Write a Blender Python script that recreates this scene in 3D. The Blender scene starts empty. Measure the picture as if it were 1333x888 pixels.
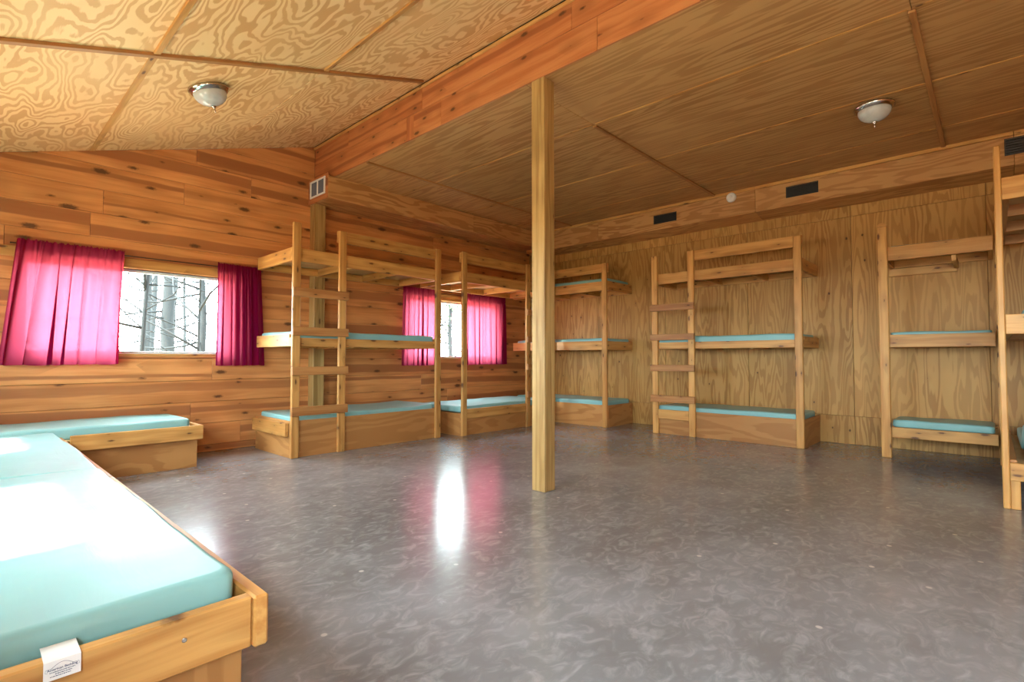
import bpy, bmesh, math, random
from mathutils import Matrix, Vector

random.seed(7)
SC = bpy.context.scene
COL = SC.collection
PI = math.pi

# ------------------------------------------------------------------ camera
cam_data = bpy.data.cameras.new('camera')
cam_data.sensor_width = 36.0
cam_data.lens = 672.8 / 1333.0 * 36.0
cam_data.clip_start = 0.02
cam_data.clip_end = 300
cam = bpy.data.objects.new('camera', cam_data)
COL.objects.link(cam)
cam.location = (0, 0, 1.05)
cam.rotation_euler = (PI / 2 + 0.03225, 0, -0.8216)
SC.camera = cam

# ------------------------------------------------------------------ sky, sun, exposure
SKY = 15.0
world = bpy.data.worlds.new('sky')
SC.world = world
world.use_nodes = True
wn = world.node_tree
bg = wn.nodes['Background']
bg.inputs['Color'].default_value = (0.80, 0.92, 1.0, 1)
bg.inputs['Strength'].default_value = SKY
sun_data = bpy.data.lights.new('sun', 'SUN')
sun_data.energy = 28.0
sun_data.angle = math.radians(5.0)
sun_data.color = (1.0, 0.92, 0.80)
sun = bpy.data.objects.new('sun', sun_data)
COL.objects.link(sun)
sun.rotation_euler = Vector((0.50, 0.08, -0.86)).to_track_quat('-Z', 'Y').to_euler()
SC.view_settings.view_transform = 'Standard'
SC.view_settings.look = 'None'
SC.view_settings.exposure = 1.6
SC.view_settings.gamma = 1.0
SC.view_settings.use_curve_mapping = False
SC.cycles.max_bounces = 12
SC.cycles.use_guiding = True
SC.cycles.diffuse_bounces = 8
SC.cycles.glossy_bounces = 4
SC.cycles.transmission_bounces = 6
SC.cycles.transparent_max_bounces = 12
SC.cycles.caustics_reflective = False
SC.cycles.caustics_refractive = False
SC.cycles.sample_clamp_indirect = 12.0

# ------------------------------------------------------------------ material helpers
def new_mat(name):
    m = bpy.data.materials.new(name)
    m.use_nodes = True
    nt = m.node_tree
    b = nt.nodes['Principled BSDF']
    return m, nt, b

def N(nt, kind, **kw):
    n = nt.nodes.new(kind)
    for k, v in kw.items():
        setattr(n, k, v)
    return n

def sv(nt, sock, v):
    if hasattr(v, 'is_output'):
        nt.links.new(v, sock)
    else:
        sock.default_value = v

def math_n(nt, op, a, b=0.0, c=0.0, clamp=False):
    n = N(nt, 'ShaderNodeMath', operation=op, use_clamp=clamp)
    for s, v in zip(n.inputs, (a, b, c)):
        sv(nt, s, v)
    return n.outputs[0]

def mixc(nt, f, a, b, mode='MIX'):
    n = N(nt, 'ShaderNodeMix', data_type='RGBA', blend_type=mode)
    sv(nt, n.inputs[0], f)
    for s, v in ((n.inputs[6], a), (n.inputs[7], b)):
        if isinstance(v, tuple) and len(v) == 3:
            v = (*v, 1)
        sv(nt, s, v)
    return n.outputs[2]

def mapping(nt, vec, scale, loc=(0, 0, 0)):
    n = N(nt, 'ShaderNodeMapping')
    sv(nt, n.inputs['Vector'], vec)
    n.inputs['Scale'].default_value = scale
    sv(nt, n.inputs['Location'], loc)
    return n.outputs[0]

def noise(nt, vec, scale=1.0, detail=3.0, rough=0.5, dist=0.0):
    n = N(nt, 'ShaderNodeTexNoise')
    nt.links.new(vec, n.inputs['Vector'])
    n.inputs['Scale'].default_value = scale
    n.inputs['Detail'].default_value = detail
    n.inputs['Roughness'].default_value = rough
    n.inputs['Distortion'].default_value = dist
    return n.outputs[0]

def smooth(nt, v, lo, hi, a=0.0, b=1.0):
    n = N(nt, 'ShaderNodeMapRange', interpolation_type='SMOOTHSTEP')
    sv(nt, n.inputs[0], v)
    for i, x in enumerate((lo, hi, a, b)):
        n.inputs[1 + i].default_value = x
    return n.outputs[0]

def obj_coords(nt):
    """object coordinates shifted by a per-object random offset; also raw coords and the random value"""
    tc = N(nt, 'ShaderNodeTexCoord')
    oi = N(nt, 'ShaderNodeObjectInfo')
    r = oi.outputs['Random']
    cx = N(nt, 'ShaderNodeCombineXYZ')
    sv(nt, cx.inputs[0], math_n(nt, 'MULTIPLY', r, 61.0))
    sv(nt, cx.inputs[1], math_n(nt, 'MULTIPLY', r, 37.0))
    sv(nt, cx.inputs[2], math_n(nt, 'MULTIPLY', r, 17.0))
    ad = N(nt, 'ShaderNodeVectorMath', operation='ADD')
    nt.links.new(tc.outputs['Object'], ad.inputs[0])
    nt.links.new(cx.outputs[0], ad.inputs[1])
    return ad.outputs[0], tc.outputs['Object'], r

def knots(nt, vec, sx, sy, size, keep):
    """sparse dark knots on the local XY face; returns 0..1 mask"""
    sp = N(nt, 'ShaderNodeSeparateXYZ')
    nt.links.new(vec, sp.inputs[0])
    cx = N(nt, 'ShaderNodeCombineXYZ')
    sv(nt, cx.inputs[0], math_n(nt, 'MULTIPLY', sp.outputs[0], sx))
    sv(nt, cx.inputs[1], math_n(nt, 'MULTIPLY', sp.outputs[1], sy))
    vo = N(nt, 'ShaderNodeTexVoronoi', voronoi_dimensions='2D')
    nt.links.new(cx.outputs[0], vo.inputs['Vector'])
    vo.inputs['Scale'].default_value = 1.0
    sc = N(nt, 'ShaderNodeSeparateColor')
    nt.links.new(vo.outputs['Color'], sc.inputs[0])
    gate = math_n(nt, 'LESS_THAN', sc.outputs[0], keep)
    sz = math_n(nt, 'MULTIPLY_ADD', sc.outputs[1], size, size * 0.6)
    wob = noise(nt, vec, 60.0, 1.0)
    d = math_n(nt, 'MULTIPLY_ADD', wob, size * 0.6, vo.outputs['Distance'])
    k = math_n(nt, 'SUBTRACT', sz, d)
    k = math_n(nt, 'MULTIPLY', k, 1.6 / size, clamp=True)
    halo = smooth(nt, math_n(nt, 'DIVIDE', vo.outputs['Distance'], size), 4.5, 0.8)
    return math_n(nt, 'MULTIPLY', k, gate), math_n(nt, 'MULTIPLY', halo, gate)

def lumber(name, light, dark, knot=(0.10, 0.035, 0.012), rough=0.45, kx=3.2, ky=9.0, ksize=0.085, keep=0.55, band=None, vary=0.25, streak=22.0):
    m, nt, b = new_mat(name)
    vec, raw, rnd = obj_coords(nt)
    warp = noise(nt, mapping(nt, vec, (1.6, 5.0, 5.0)), 1.0, 2.0)
    sp = N(nt, 'ShaderNodeSeparateXYZ')
    nt.links.new(vec, sp.inputs[0])
    cx = N(nt, 'ShaderNodeCombineXYZ')
    sv(nt, cx.inputs[0], math_n(nt, 'MULTIPLY', sp.outputs[0], 0.9))
    sv(nt, cx.inputs[1], math_n(nt, 'MULTIPLY_ADD', warp, 1.2, math_n(nt, 'MULTIPLY', sp.outputs[1], streak)))
    sv(nt, cx.inputs[2], math_n(nt, 'MULTIPLY', sp.outputs[2], streak))
    g = noise(nt, cx.outputs[0], 1.0, 3.0, 0.6)
    fine = noise(nt, mapping(nt, vec, (6.0, 160.0, 160.0)), 1.0, 2.0)
    f = smooth(nt, g, 0.36, 0.68)
    f = math_n(nt, 'MULTIPLY_ADD', math_n(nt, 'SUBTRACT', fine, 0.5), 0.5, f, clamp=True)
    col = mixc(nt, f, light, dark)
    if band:
        # heartwood stripe running along the board
        r2 = math_n(nt, 'FRACT', math_n(nt, 'MULTIPLY', rnd, 43.7))
        r3 = math_n(nt, 'FRACT', math_n(nt, 'MULTIPLY', rnd, 91.3))
        spr = N(nt, 'ShaderNodeSeparateXYZ')
        nt.links.new(raw, spr.inputs[0])
        wav = noise(nt, mapping(nt, vec, (0.8, 0.0, 0.0)), 1.0, 3.0)
        cen = math_n(nt, 'MULTIPLY_ADD', r2, 0.16, -0.07)
        yy = math_n(nt, 'SUBTRACT', spr.outputs[1], cen)
        yy = math_n(nt, 'MULTIPLY_ADD', math_n(nt, 'SUBTRACT', wav, 0.5), 0.10, yy)
        wid = math_n(nt, 'MULTIPLY_ADD', r3, 0.055, 0.012)
        e = math_n(nt, 'SUBTRACT', wid, math_n(nt, 'ABSOLUTE', yy))
        bm = smooth(nt, e, -0.006, 0.010, 0.0, 0.85)
        gate = smooth(nt, math_n(nt, 'FRACT', math_n(nt, 'MULTIPLY', rnd, 17.9)), 0.10, 0.30, 0.15, 1.0)
        bm = math_n(nt, 'MULTIPLY', bm, gate)
        col = mixc(nt, bm, col, band)
    km, halo = knots(nt, vec, kx, ky, ksize, keep)
    col = mixc(nt, math_n(nt, 'MULTIPLY', halo, 0.40), col, tuple(c * 0.62 for c in dark))
    col = mixc(nt, math_n(nt, 'MULTIPLY', km, 0.93), col, knot)
    tone = math_n(nt, 'MULTIPLY_ADD', math_n(nt, 'FRACT', math_n(nt, 'MULTIPLY', rnd, 7.3)), vary, 1.0 - vary * 0.6)
    tc = N(nt, 'ShaderNodeCombineColor')
    for i, p in enumerate((0.8, 1.0, 1.15)):
        sv(nt, tc.inputs[i], math_n(nt, 'POWER', tone, p))
    col = mixc(nt, 1.0, col, tc.outputs[0], 'MULTIPLY')
    nt.links.new(col, b.inputs['Base Color'])
    b.inputs['Roughness'].default_value = rough
    b.inputs['Specular IOR Level'].default_value = 0.35
    bp = N(nt, 'ShaderNodeBump')
    bp.inputs['Strength'].default_value = 0.12
    bp.inputs['Distance'].default_value = 0.004
    nt.links.new(f, bp.inputs['Height'])
    nt.links.new(bp.outputs[0], b.inputs['Normal'])
    return m

def plywood(name, light, dark, sx=0.55, sy=2.6, rings=11.0, slant=0.0, rough=0.5, lo=0.35, hi=0.75, amount=0.85, vary=0.15, second=0.35, dots=0.0):
    """rotary-cut veneer: contour lines of a stretched height field make the cathedral grain"""
    m, nt, b = new_mat(name)
    vec, raw, rnd = obj_coords(nt)
    h = noise(nt, mapping(nt, vec, (sx, sy, sy)), 1.0, 2.0, 0.45, 0.25)
    h2 = noise(nt, mapping(nt, vec, (sx * 3.2, sy * 3.0, sy * 3.0)), 1.0, 2.0, 0.5)
    sp = N(nt, 'ShaderNodeSeparateXYZ')
    nt.links.new(vec, sp.inputs[0])
    v = math_n(nt, 'MULTIPLY', h, rings)
    v = math_n(nt, 'MULTIPLY_ADD', h2, rings * 0.16, v)
    v = math_n(nt, 'MULTIPLY_ADD', sp.outputs[1], slant, v)
    s = math_n(nt, 'SINE', math_n(nt, 'MULTIPLY', v, 2 * PI))
    s = math_n(nt, 'MULTIPLY_ADD', s, 0.5, 0.5)
    fine = noise(nt, mapping(nt, vec, (9.0, 120.0, 120.0)), 1.0, 2.0)
    s = math_n(nt, 'MULTIPLY_ADD', math_n(nt, 'SUBTRACT', fine, 0.5), 0.6, s)
    f = smooth(nt, s, lo, hi)
    big = noise(nt, mapping(nt, vec, (0.7, 1.6, 1.6)), 1.0, 2.0)
    f = math_n(nt, 'MULTIPLY', f, smooth(nt, big, 0.3, 0.6, amount * 0.6, amount))
    col = mixc(nt, f, light, dark)
    blot = noise(nt, mapping(nt, vec, (0.9, 2.2, 2.2)), 1.3, 3.0)
    col = mixc(nt, smooth(nt, blot, 0.4, 0.7, 0.0, second), col, tuple(0.5 * (a + c) * k for a, c, k in zip(light, dark, (1.0, 0.93, 0.85))))
    if dots:
        km, halo = knots(nt, vec, 3.0, 4.5, 0.055, dots)
        col = mixc(nt, math_n(nt, 'MULTIPLY', halo, 0.25), col, dark)
        col = mixc(nt, math_n(nt, 'MULTIPLY', km, 0.9), col, (0.06, 0.025, 0.010))
    tone = math_n(nt, 'MULTIPLY_ADD', math_n(nt, 'FRACT', math_n(nt, 'MULTIPLY', rnd, 7.3)), vary, 1.0 - vary * 0.6)
    col = mixc(nt, 1.0, col, tone, 'MULTIPLY')
    nt.links.new(col, b.inputs['Base Color'])
    b.inputs['Roughness'].default_value = rough
    b.inputs['Specular IOR Level'].default_value = 0.3
    return m

def plain(name, col, rough=0.5, metal=0.0, spec=0.5):
    m, nt, b = new_mat(name)
    b.inputs['Base Color'].default_value = (*col, 1)
    b.inputs['Roughness'].default_value = rough
    b.inputs['Metallic'].default_value = metal
    b.inputs['Specular IOR Level'].default_value = spec
    vec, raw, rnd = obj_coords(nt)
    n = noise(nt, vec, 30.0, 3.0)
    nt.links.new(mixc(nt, n, tuple(c * 0.92 for c in col), tuple(min(1, c * 1.06) for c in col)), b.inputs['Base Color'])
    return m

M = {}
M['pine_plank'] = lumber('pine plank', (0.68, 0.300, 0.100), (0.55, 0.215, 0.064), band=(0.33, 0.115, 0.040), kx=2.0, ky=5.0, ksize=0.13, keep=0.7, vary=0.22, streak=16.0)
M['beam_board'] = lumber('cedar beam board', (0.54, 0.215, 0.075), (0.42, 0.135, 0.042), band=(0.30, 0.088, 0.030), kx=2.8, ky=6.5, ksize=0.11, keep=0.7, vary=0.25, streak=16.0)
M['stud'] = lumber('pale bunk lumber', (0.61, 0.330, 0.098), (0.47, 0.215, 0.054), kx=3.4, ky=11.0, ksize=0.12, keep=0.7, vary=0.24)
M['rung'] = lumber('reddish rung lumber', (0.45, 0.215, 0.070), (0.33, 0.135, 0.040), kx=3.4, ky=11.0, ksize=0.08, keep=0.4, vary=0.25)
M['treated'] = lumber('treated post lumber', (0.44, 0.275, 0.100), (0.27, 0.150, 0.045), kx=2.2, ky=7.0, ksize=0.085, keep=0.55, vary=0.1, streak=26.0)
M['ply_slope'] = plywood('swirled ceiling plywood', (0.90, 0.63, 0.31), (0.64, 0.325, 0.115), sx=0.9, sy=2.4, rings=20.0)
M['ply_flat'] = plywood('straight ceiling plywood', (0.54, 0.305, 0.118), (0.36, 0.170, 0.055), sx=0.35, sy=4.5, rings=12.0, slant=4.0, amount=0.85)
M['ply_wall'] = plywood('cathedral wall plywood', (0.50, 0.275, 0.078), (0.32, 0.150, 0.036), sx=0.5, sy=4.2, rings=14.0, slant=3.0, amount=0.8, dots=0.30)
M['ply_box'] = plywood('bed base plywood', (0.48, 0.235, 0.075), (0.34, 0.140, 0.040), sx=0.6, sy=3.0, rings=7.0, slant=6.0, amount=0.7, vary=0.2)
M['ply_soffit'] = plywood('duct box plywood', (0.58, 0.31, 0.115), (0.37, 0.160, 0.050), sx=0.7, sy=5.0, rings=8.0, slant=6.0)
M['deck'] = plywood('bunk deck plywood', (0.60, 0.42, 0.21), (0.48, 0.30, 0.13), sx=0.6, sy=2.5, rings=7.0, amount=0.6)
M['joint'] = plain('dark joint wood', (0.16, 0.075, 0.03), 0.8)
M['chrome'] = plain('brushed nickel', (0.62, 0.58, 0.53), 0.18, 1.0)
M['bronze'] = plain('dark fixture rim', (0.22, 0.17, 0.13), 0.3, 1.0)
M['white'] = plain('white plastic', (0.80, 0.80, 0.78), 0.4)
M['duct'] = plain('dark duct metal', (0.035, 0.035, 0.035), 0.5, 0.3)
M['duct_grey'] = plain('dark blue grey filter', (0.12, 0.13, 0.17), 0.6)
M['rod'] = plain('dark curtain rod', (0.06, 0.04, 0.035), 0.4, 0.6)
M['vinyl_frame'] = plain('white window frame', (0.75, 0.76, 0.72), 0.4)
M['ink'] = plain('navy ink', (0.04, 0.06, 0.14), 0.6)
M['screw'] = plain('zinc screw', (0.5, 0.5, 0.5), 0.35, 1.0)
M['bark'] = plain('tree bark', (0.014, 0.017, 0.018), 0.9, 0.0, 0.1)
M['leaf'] = plain('spring leaves', (0.07, 0.14, 0.045), 0.6, 0.0, 0.2)
M['leaf_litter'] = plain('leaf litter ground', (0.31, 0.25, 0.18), 0.9, 0.0, 0.1)

# frosted lamp glass (lamp is off)
m, nt, b = new_mat('frosted lamp glass')
b.inputs['Base Color'].default_value = (0.82, 0.83, 0.80, 1)
b.inputs['Roughness'].default_value = 0.18
b.inputs['Subsurface Weight'].default_value = 0.25
b.inputs['Subsurface Radius'].default_value = (0.03, 0.03, 0.03)
vec, raw, rnd = obj_coords(nt)
nt.links.new(mixc(nt, noise(nt, vec, 9.0, 4.0, 0.6, 1.5), (0.40, 0.42, 0.41), (0.70, 0.71, 0.69)), b.inputs['Base Color'])
M['lamp_glass'] = m

# window glass: thin clear pane
m, nt, b = new_mat('window glass')
nt.nodes.remove(b)
tr = N(nt, 'ShaderNodeBsdfTransparent'); tr.inputs[0].default_value = (0.96, 0.98, 0.97, 1)
gl = N(nt, 'ShaderNodeBsdfGlossy'); gl.inputs['Roughness'].default_value = 0.02
lw = N(nt, 'ShaderNodeLayerWeight'); lw.inputs[0].default_value = 0.5
fr = math_n(nt, 'MULTIPLY_ADD', math_n(nt, 'POWER', lw.outputs['Facing'], 5.0), 0.75, 0.03)
mx = N(nt, 'ShaderNodeMixShader')
nt.links.new(fr, mx.inputs[0]); nt.links.new(tr.outputs[0], mx.inputs[1]); nt.links.new(gl.outputs[0], mx.inputs[2])
nt.links.new(mx.outputs[0], nt.nodes['Material Output'].inputs[0])
M['glass'] = m

# sheer magenta curtain cloth
m, nt, b = new_mat('sheer magenta cloth')
nt.nodes.remove(b)
vec, raw, rnd = obj_coords(nt)
wv = noise(nt, mapping(nt, vec, (220, 220, 220)), 1.0, 2.0)
df = N(nt, 'ShaderNodeBsdfDiffuse'); nt.links.new(mixc(nt, wv, (0.12, 0.002, 0.026), (0.18, 0.004, 0.042)), df.inputs[0])
tl = N(nt, 'ShaderNodeBsdfTranslucent'); tl.inputs[0].default_value = (0.60, 0.080, 0.135, 1)
tr = N(nt, 'ShaderNodeBsdfTransparent'); tr.inputs[0].default_value = (0.85, 0.25, 0.42, 1)
m1 = N(nt, 'ShaderNodeMixShader'); m1.inputs[0].default_value = 0.34
m2 = N(nt, 'ShaderNodeMixShader'); m2.inputs[0].default_value = 0.012
nt.links.new(df.outputs[0], m1.inputs[1]); nt.links.new(tl.outputs[0], m1.inputs[2])
nt.links.new(m1.outputs[0], m2.inputs[1]); nt.links.new(tr.outputs[0], m2.inputs[2])
nt.links.new(m2.outputs[0], nt.nodes['Material Output'].inputs[0])
M['curtain'] = m

# teal vinyl mattress cover
m, nt, b = new_mat('teal vinyl')
vec, raw, rnd = obj_coords(nt)
big = noise(nt, mapping(nt, vec, (2.0, 2.0, 2.0)), 1.0, 2.0)
nt.links.new(mixc(nt, big, (0.21, 0.42, 0.415), (0.27, 0.50, 0.49)), b.inputs['Base Color'])
b.inputs['Roughness'].default_value = 0.36
b.inputs['Specular IOR Level'].default_value = 0.22
w1 = noise(nt, mapping(nt, vec, (2.5, 16.0, 4.0)), 1.0, 4.0, 0.55, 1.0)
w2 = noise(nt, mapping(nt, vec, (5.0, 5.0, 5.0)), 1.0, 2.0)
hh = math_n(nt, 'MULTIPLY_ADD', w2, 1.2, math_n(nt, 'MULTIPLY', w1, 0.35))
bp = N(nt, 'ShaderNodeBump'); bp.inputs['Strength'].default_value = 0.35; bp.inputs['Distance'].default_value = 0.012
nt.links.new(hh, bp.inputs['Height']); nt.links.new(bp.outputs[0], b.inputs['Normal'])
M['vinyl'] = m

# polished, stained concrete
m, nt, b = new_mat('polished concrete')
tcx = N(nt, 'ShaderNodeTexCoord').outputs['Object']
a1 = noise(nt, tcx, 0.55, 4.0, 0.55, 0.2)
a2 = noise(nt, tcx, 2.4, 5.0, 0.55, 0.2)
a3 = noise(nt, mapping(nt, tcx, (6.0, 9.0, 1.0), (3, 1, 0)), 1.5, 4.0, 0.6, 1.4)
col = mixc(nt, smooth(nt, a1, 0.25, 0.75), (0.160, 0.157, 0.157), (0.290, 0.298, 0.312))
col = mixc(nt, math_n(nt, 'MULTIPLY_ADD', a2, -1.2, 0.95, clamp=True), col, (0.115, 0.108, 0.102))
col = mixc(nt, smooth(nt, a3, 0.40, 0.90, 0.0, 0.5), col, (0.45, 0.455, 0.46))
chip = N(nt, 'ShaderNodeTexVoronoi', voronoi_dimensions='2D'); nt.links.new(tcx, chip.inputs['Vector']); chip.inputs['Scale'].default_value = 2.3
spc = N(nt, 'ShaderNodeSeparateColor'); nt.links.new(chip.outputs['Color'], spc.inputs[0])
cm = math_n(nt, 'MULTIPLY', smooth(nt, chip.outputs['Distance'], 0.035, 0.02), math_n(nt, 'LESS_THAN', spc.outputs[0], 0.35))
col = mixc(nt, math_n(nt, 'MULTIPLY', cm, 0.7), col, (0.50, 0.48, 0.43))
nt.links.new(col, b.inputs['Base Color'])
b.inputs['Roughness'].default_value = 0.22
b.inputs['Specular IOR Level'].default_value = 0.8
bp = N(nt, 'ShaderNodeBump'); bp.inputs['Strength'].default_value = 0.10; bp.inputs['Distance'].default_value = 0.01
nt.links.new(noise(nt, tcx, 5.0, 4.0, 0.6), bp.inputs['Height']); nt.links.new(bp.outputs[0], b.inputs['Normal'])
M['concrete'] = m

# ------------------------------------------------------------------ object helpers
def link(o, parent=None):
    COL.objects.link(o)
    if parent is not None:
        o.parent = parent
    return o

def tag(o, label=None, cat=None, group=None, kind=None):
    if label: o['label'] = label
    if cat: o['category'] = cat
    if group: o['group'] = group
    if kind: o['kind'] = kind
    return o

def empty(name, loc=(0, 0, 0), rz=0.0, **kw):
    o = bpy.data.objects.new(name, None)
    o.empty_display_size = 0.1
    o.location = loc
    o.rotation_euler = (0, 0, rz)
    link(o)
    return tag(o, **kw)

def mesh_obj(name, verts, faces, mat, parent=None, smooth_shade=False):
    me = bpy.data.meshes.new(name)
    me.from_pydata([tuple(v) for v in verts], [], faces)
    me.materials.append(mat)
    if smooth_shade:
        me.polygons.foreach_set('use_smooth', [True] * len(me.polygons))
    me.update()
    return link(bpy.data.objects.new(name, me), parent)

_cache = {}
def box_mesh(dx, dy, dz, mat, ch=0.003):
    """chamfered box, centred, long axis local x, broad face local z"""
    key = (round(dx, 4), round(dy, 4), round(dz, 4), mat.name, ch)
    if key in _cache:
        return _cache[key]
    bm = bmesh.new()
    bmesh.ops.create_cube(bm, size=1.0)
    for v in bm.verts:
        v.co = (v.co.x * dx, v.co.y * dy, v.co.z * dz)
    ch = min(ch, 0.3 * min(dx, dy, dz))
    if ch > 0:
        bmesh.ops.bevel(bm, geom=bm.edges[:], offset=ch, segments=1, affect='EDGES', profile=0.5)
    me = bpy.data.meshes.new('board')
    bm.to_mesh(me); bm.free()
    me.materials.append(mat)
    _cache[key] = me
    return me

def board(name, parent, mat, lo, hi, ch=0.003, grain=None):
    """axis-aligned board between two corners (parent space); grain (local x) along its longest side"""
    lo, hi = Vector(lo), Vector(hi)
    d = hi - lo
    ax = sorted(range(3), key=lambda i: -d[i])
    if grain is not None:
        rest = [i for i in ax if i != grain]
        ax = [grain] + rest
    a0, a1, a2 = ax
    Mx = Matrix.Identity(3)
    cols = [Vector([1.0 if i == a else 0.0 for i in range(3)]) for a in (a0, a1, a2)]
    if cols[0].cross(cols[1]).dot(cols[2]) < 0:
        cols[2] = -cols[2]
    for c in range(3):
        for r in range(3):
            Mx[r][c] = cols[c][r]
    me = box_mesh(d[a0], d[a1], d[a2], mat, ch)
    o = bpy.data.objects.new(name, me)
    o.matrix_local = Matrix.Translation((lo + hi) / 2) @ Mx.to_4x4()
    return link(o, parent)

def oriented_box(name, parent, mat, centre, xdir, ydir, dims, ch=0.002):
    x = Vector(xdir).normalized(); z = x.cross(Vector(ydir)).normalized(); y = z.cross(x)
    Mx = Matrix((x, y, z)).transposed()
    o = bpy.data.objects.new(name, box_mesh(*dims, mat, ch))
    o.matrix_local = Matrix.Translation(centre) @ Mx.to_4x4()
    return link(o, parent)

def multi_box(name, parent, mat, boxes):
    vs, fs = [], []
    for lo, hi in boxes:
        n = len(vs)
        for z in (lo[2], hi[2]):
            for x, y in ((lo[0], lo[1]), (hi[0], lo[1]), (hi[0], hi[1]), (lo[0], hi[1])):
                vs.append((x, y, z))
        fs += [[n + i for i in f] for f in ((3, 2, 1, 0), (4, 5, 6, 7), (0, 1, 5, 4), (1, 2, 6, 5), (2, 3, 7, 6), (3, 0, 4, 7))]
    return mesh_obj(name, vs, fs, mat, parent)

def lathe(name, parent, mat, prof, n=32, loc=(0, 0, 0), M4=None):
    vs, fs = [], []
    for r, z in prof:
        for i in range(n):
            a = 2 * PI * i / n
            vs.append((r * math.cos(a), r * math.sin(a), z))
    for j in range(len(prof) - 1):
        for i in range(n):
            k = (i + 1) % n
            fs.append((j * n + i, j * n + k, (j + 1) * n + k, (j + 1) * n + i))
    o = mesh_obj(name, vs, fs, mat, parent, True)
    o.matrix_local = M4 if M4 is not None else Matrix.Translation(loc)
    return o

def tube_into(vs, fs, pts, radii, n=8):
    base = len(vs)
    up = Vector((0.3, 0.2, 1)).normalized()
    P = [Vector(p) for p in pts]
    for i, p in enumerate(P):
        t = (P[min(i + 1, len(P) - 1)] - P[max(i - 1, 0)]).normalized()
        a = t.cross(up if abs(t.dot(up)) < 0.95 else Vector((1, 0, 0))).normalized()
        c = t.cross(a)
        r = radii[i] if isinstance(radii, (list, tuple)) else radii
        for k in range(n):
            th = 2 * PI * k / n
            vs.append(p + a * (r * math.cos(th)) + c * (r * math.sin(th)))
    for i in range(len(P) - 1):
        for k in range(n):
            q = (k + 1) % n
            fs.append((base + i * n + k, base + i * n + q, base + (i + 1) * n + q, base + (i + 1) * n + k))
    fs.append([base + k for k in reversed(range(n))])
    fs.append([base + (len(P) - 1) * n + k for k in range(n)])

def tube(name, parent, mat, pts, radii, n=8):
    vs, fs = [], []
    tube_into(vs, fs, pts, radii, n)
    return mesh_obj(name, vs, fs, mat, parent, True)

# ------------------------------------------------------------------ dimensions of the room
XL, XF, XR = -0.50, 3.14, 7.424          # left wall, beam face, right wall
YB, YW = -3.0, 6.447                     # wall behind the camera, window wall
ZC = 3.30                                # flat ceiling
S0, SK = 2.8125, 0.317                   # sloped ceiling z = S0 + SK x
slope = lambda x: S0 + SK * x
WIN = [(0.40, 2.13, 1.09, 1.962), (4.60, 6.53, 1.046, 1.962)]

# ------------------------------------------------------------------ setting: floor
fl = mesh_obj('floor', [(XL - .2, YB - .2, 0), (XR + .2, YB - .2, 0), (XR + .2, YW + .2, 0), (XL - .2, YW + .2, 0),
                        (XL - .2, YB - .2, -.15), (XR + .2, YB - .2, -.15), (XR + .2, YW + .2, -.15), (XL - .2, YW + .2, -.15)],
              [(0, 1, 2, 3), (7, 6, 5, 4), (0, 4, 5, 1), (1, 5, 6, 2), (2, 6, 7, 3), (3, 7, 4, 0)], M['concrete'])
tag(fl, 'polished grey brown concrete floor', kind='structure')

# ------------------------------------------------------------------ setting: window wall with its planks
def wall_boxes(u0, u1, z1, holes):
    """rectangles (u0,u1,za,zb) round the holes"""
    out, u = [], u0
    for a, b_, c, d in sorted(holes):
        out.append((u, a, 0, z1)); out.append((a, b_, 0, c)); out.append((a, b_, d, z1)); u = b_
    out.append((u, u1, 0, z1))
    return out

wall_back = multi_box('wall_back', None, M['joint'], [((a, YW + 0.02, c), (b_, YW + 0.14, d)) for a, b_, c, d in wall_boxes(XL - .14, XR + .14, 3.30, WIN)])
# gable part above 3.3
gv = [(XL + 2.1, YW + .02, 3.30), (XF + .05, YW + .02, 3.30), (XF + .05, YW + .02, 3.83), (XL + 2.1, YW + .02, 3.31)]
gv += [(x, YW + .14, z) for x, _, z in gv]
mesh_obj('gable_backing', gv, [(0, 1, 2, 3), (7, 6, 5, 4), (0, 4, 5, 1), (1, 5, 6, 2), (2, 6, 7, 3), (3, 7, 4, 0)], M['joint'], wall_back)
tag(wall_back, 'window wall of knotty horizontal pine planks', kind='structure')

def clip(poly, nx, nz, d):
    out = []
    for i in range(len(poly)):
        p, q = poly[i], poly[(i + 1) % len(poly)]
        fp, fq = nx * p[0] + nz * p[1] - d, nx * q[0] + nz * q[1] - d
        if fp <= 0: out.append(p)
        if (fp < 0 < fq) or (fq < 0 < fp):
            t = fp / (fp - fq)
            out.append((p[0] + t * (q[0] - p[0]), p[1] + t * (q[1] - p[1])))
    return out

def plank(poly, proud):
    """plank in the window wall from an outline in (x, z); local x along the plank"""
    cx = sum(p[0] for p in poly) / len(poly); cz = sum(p[1] for p in poly) / len(poly)
    zs = [p[1] for p in poly]; cz = (min(zs) + max(zs)) / 2
    n = len(poly); c = 0.0025
    def inset(p):
        dx, dz = cx - p[0], cz - p[1]
        return (p[0] + math.copysign(c, dx), p[1] + math.copysign(c, dz))
    vs = []
    for (x, z) in poly: vs.append((x - cx, z - cz, -0.02))
    for (x, z) in poly: vs.append((x - cx, z - cz, proud - c))
    for p in poly:
        x, z = inset(p); vs.append((x - cx, z - cz, proud))
    fs = [[2 * n + i for i in range(n)]]
    for k in (0, 1):
        for i in range(n):
            j = (i + 1) % n
            fs.append((k * n + i, k * n + j, (k + 1) * n + j, (k + 1) * n + i))
    o = mesh_obj('plank', vs, fs, M['pine_plank'], wall_back)
    # local x -> world x, local y -> world z, local z -> world -y
    o.matrix_local = Matrix(((1, 0, 0, cx), (0, 0, -1, YW), (0, 1, 0, cz), (0, 0, 0, 1)))

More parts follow.
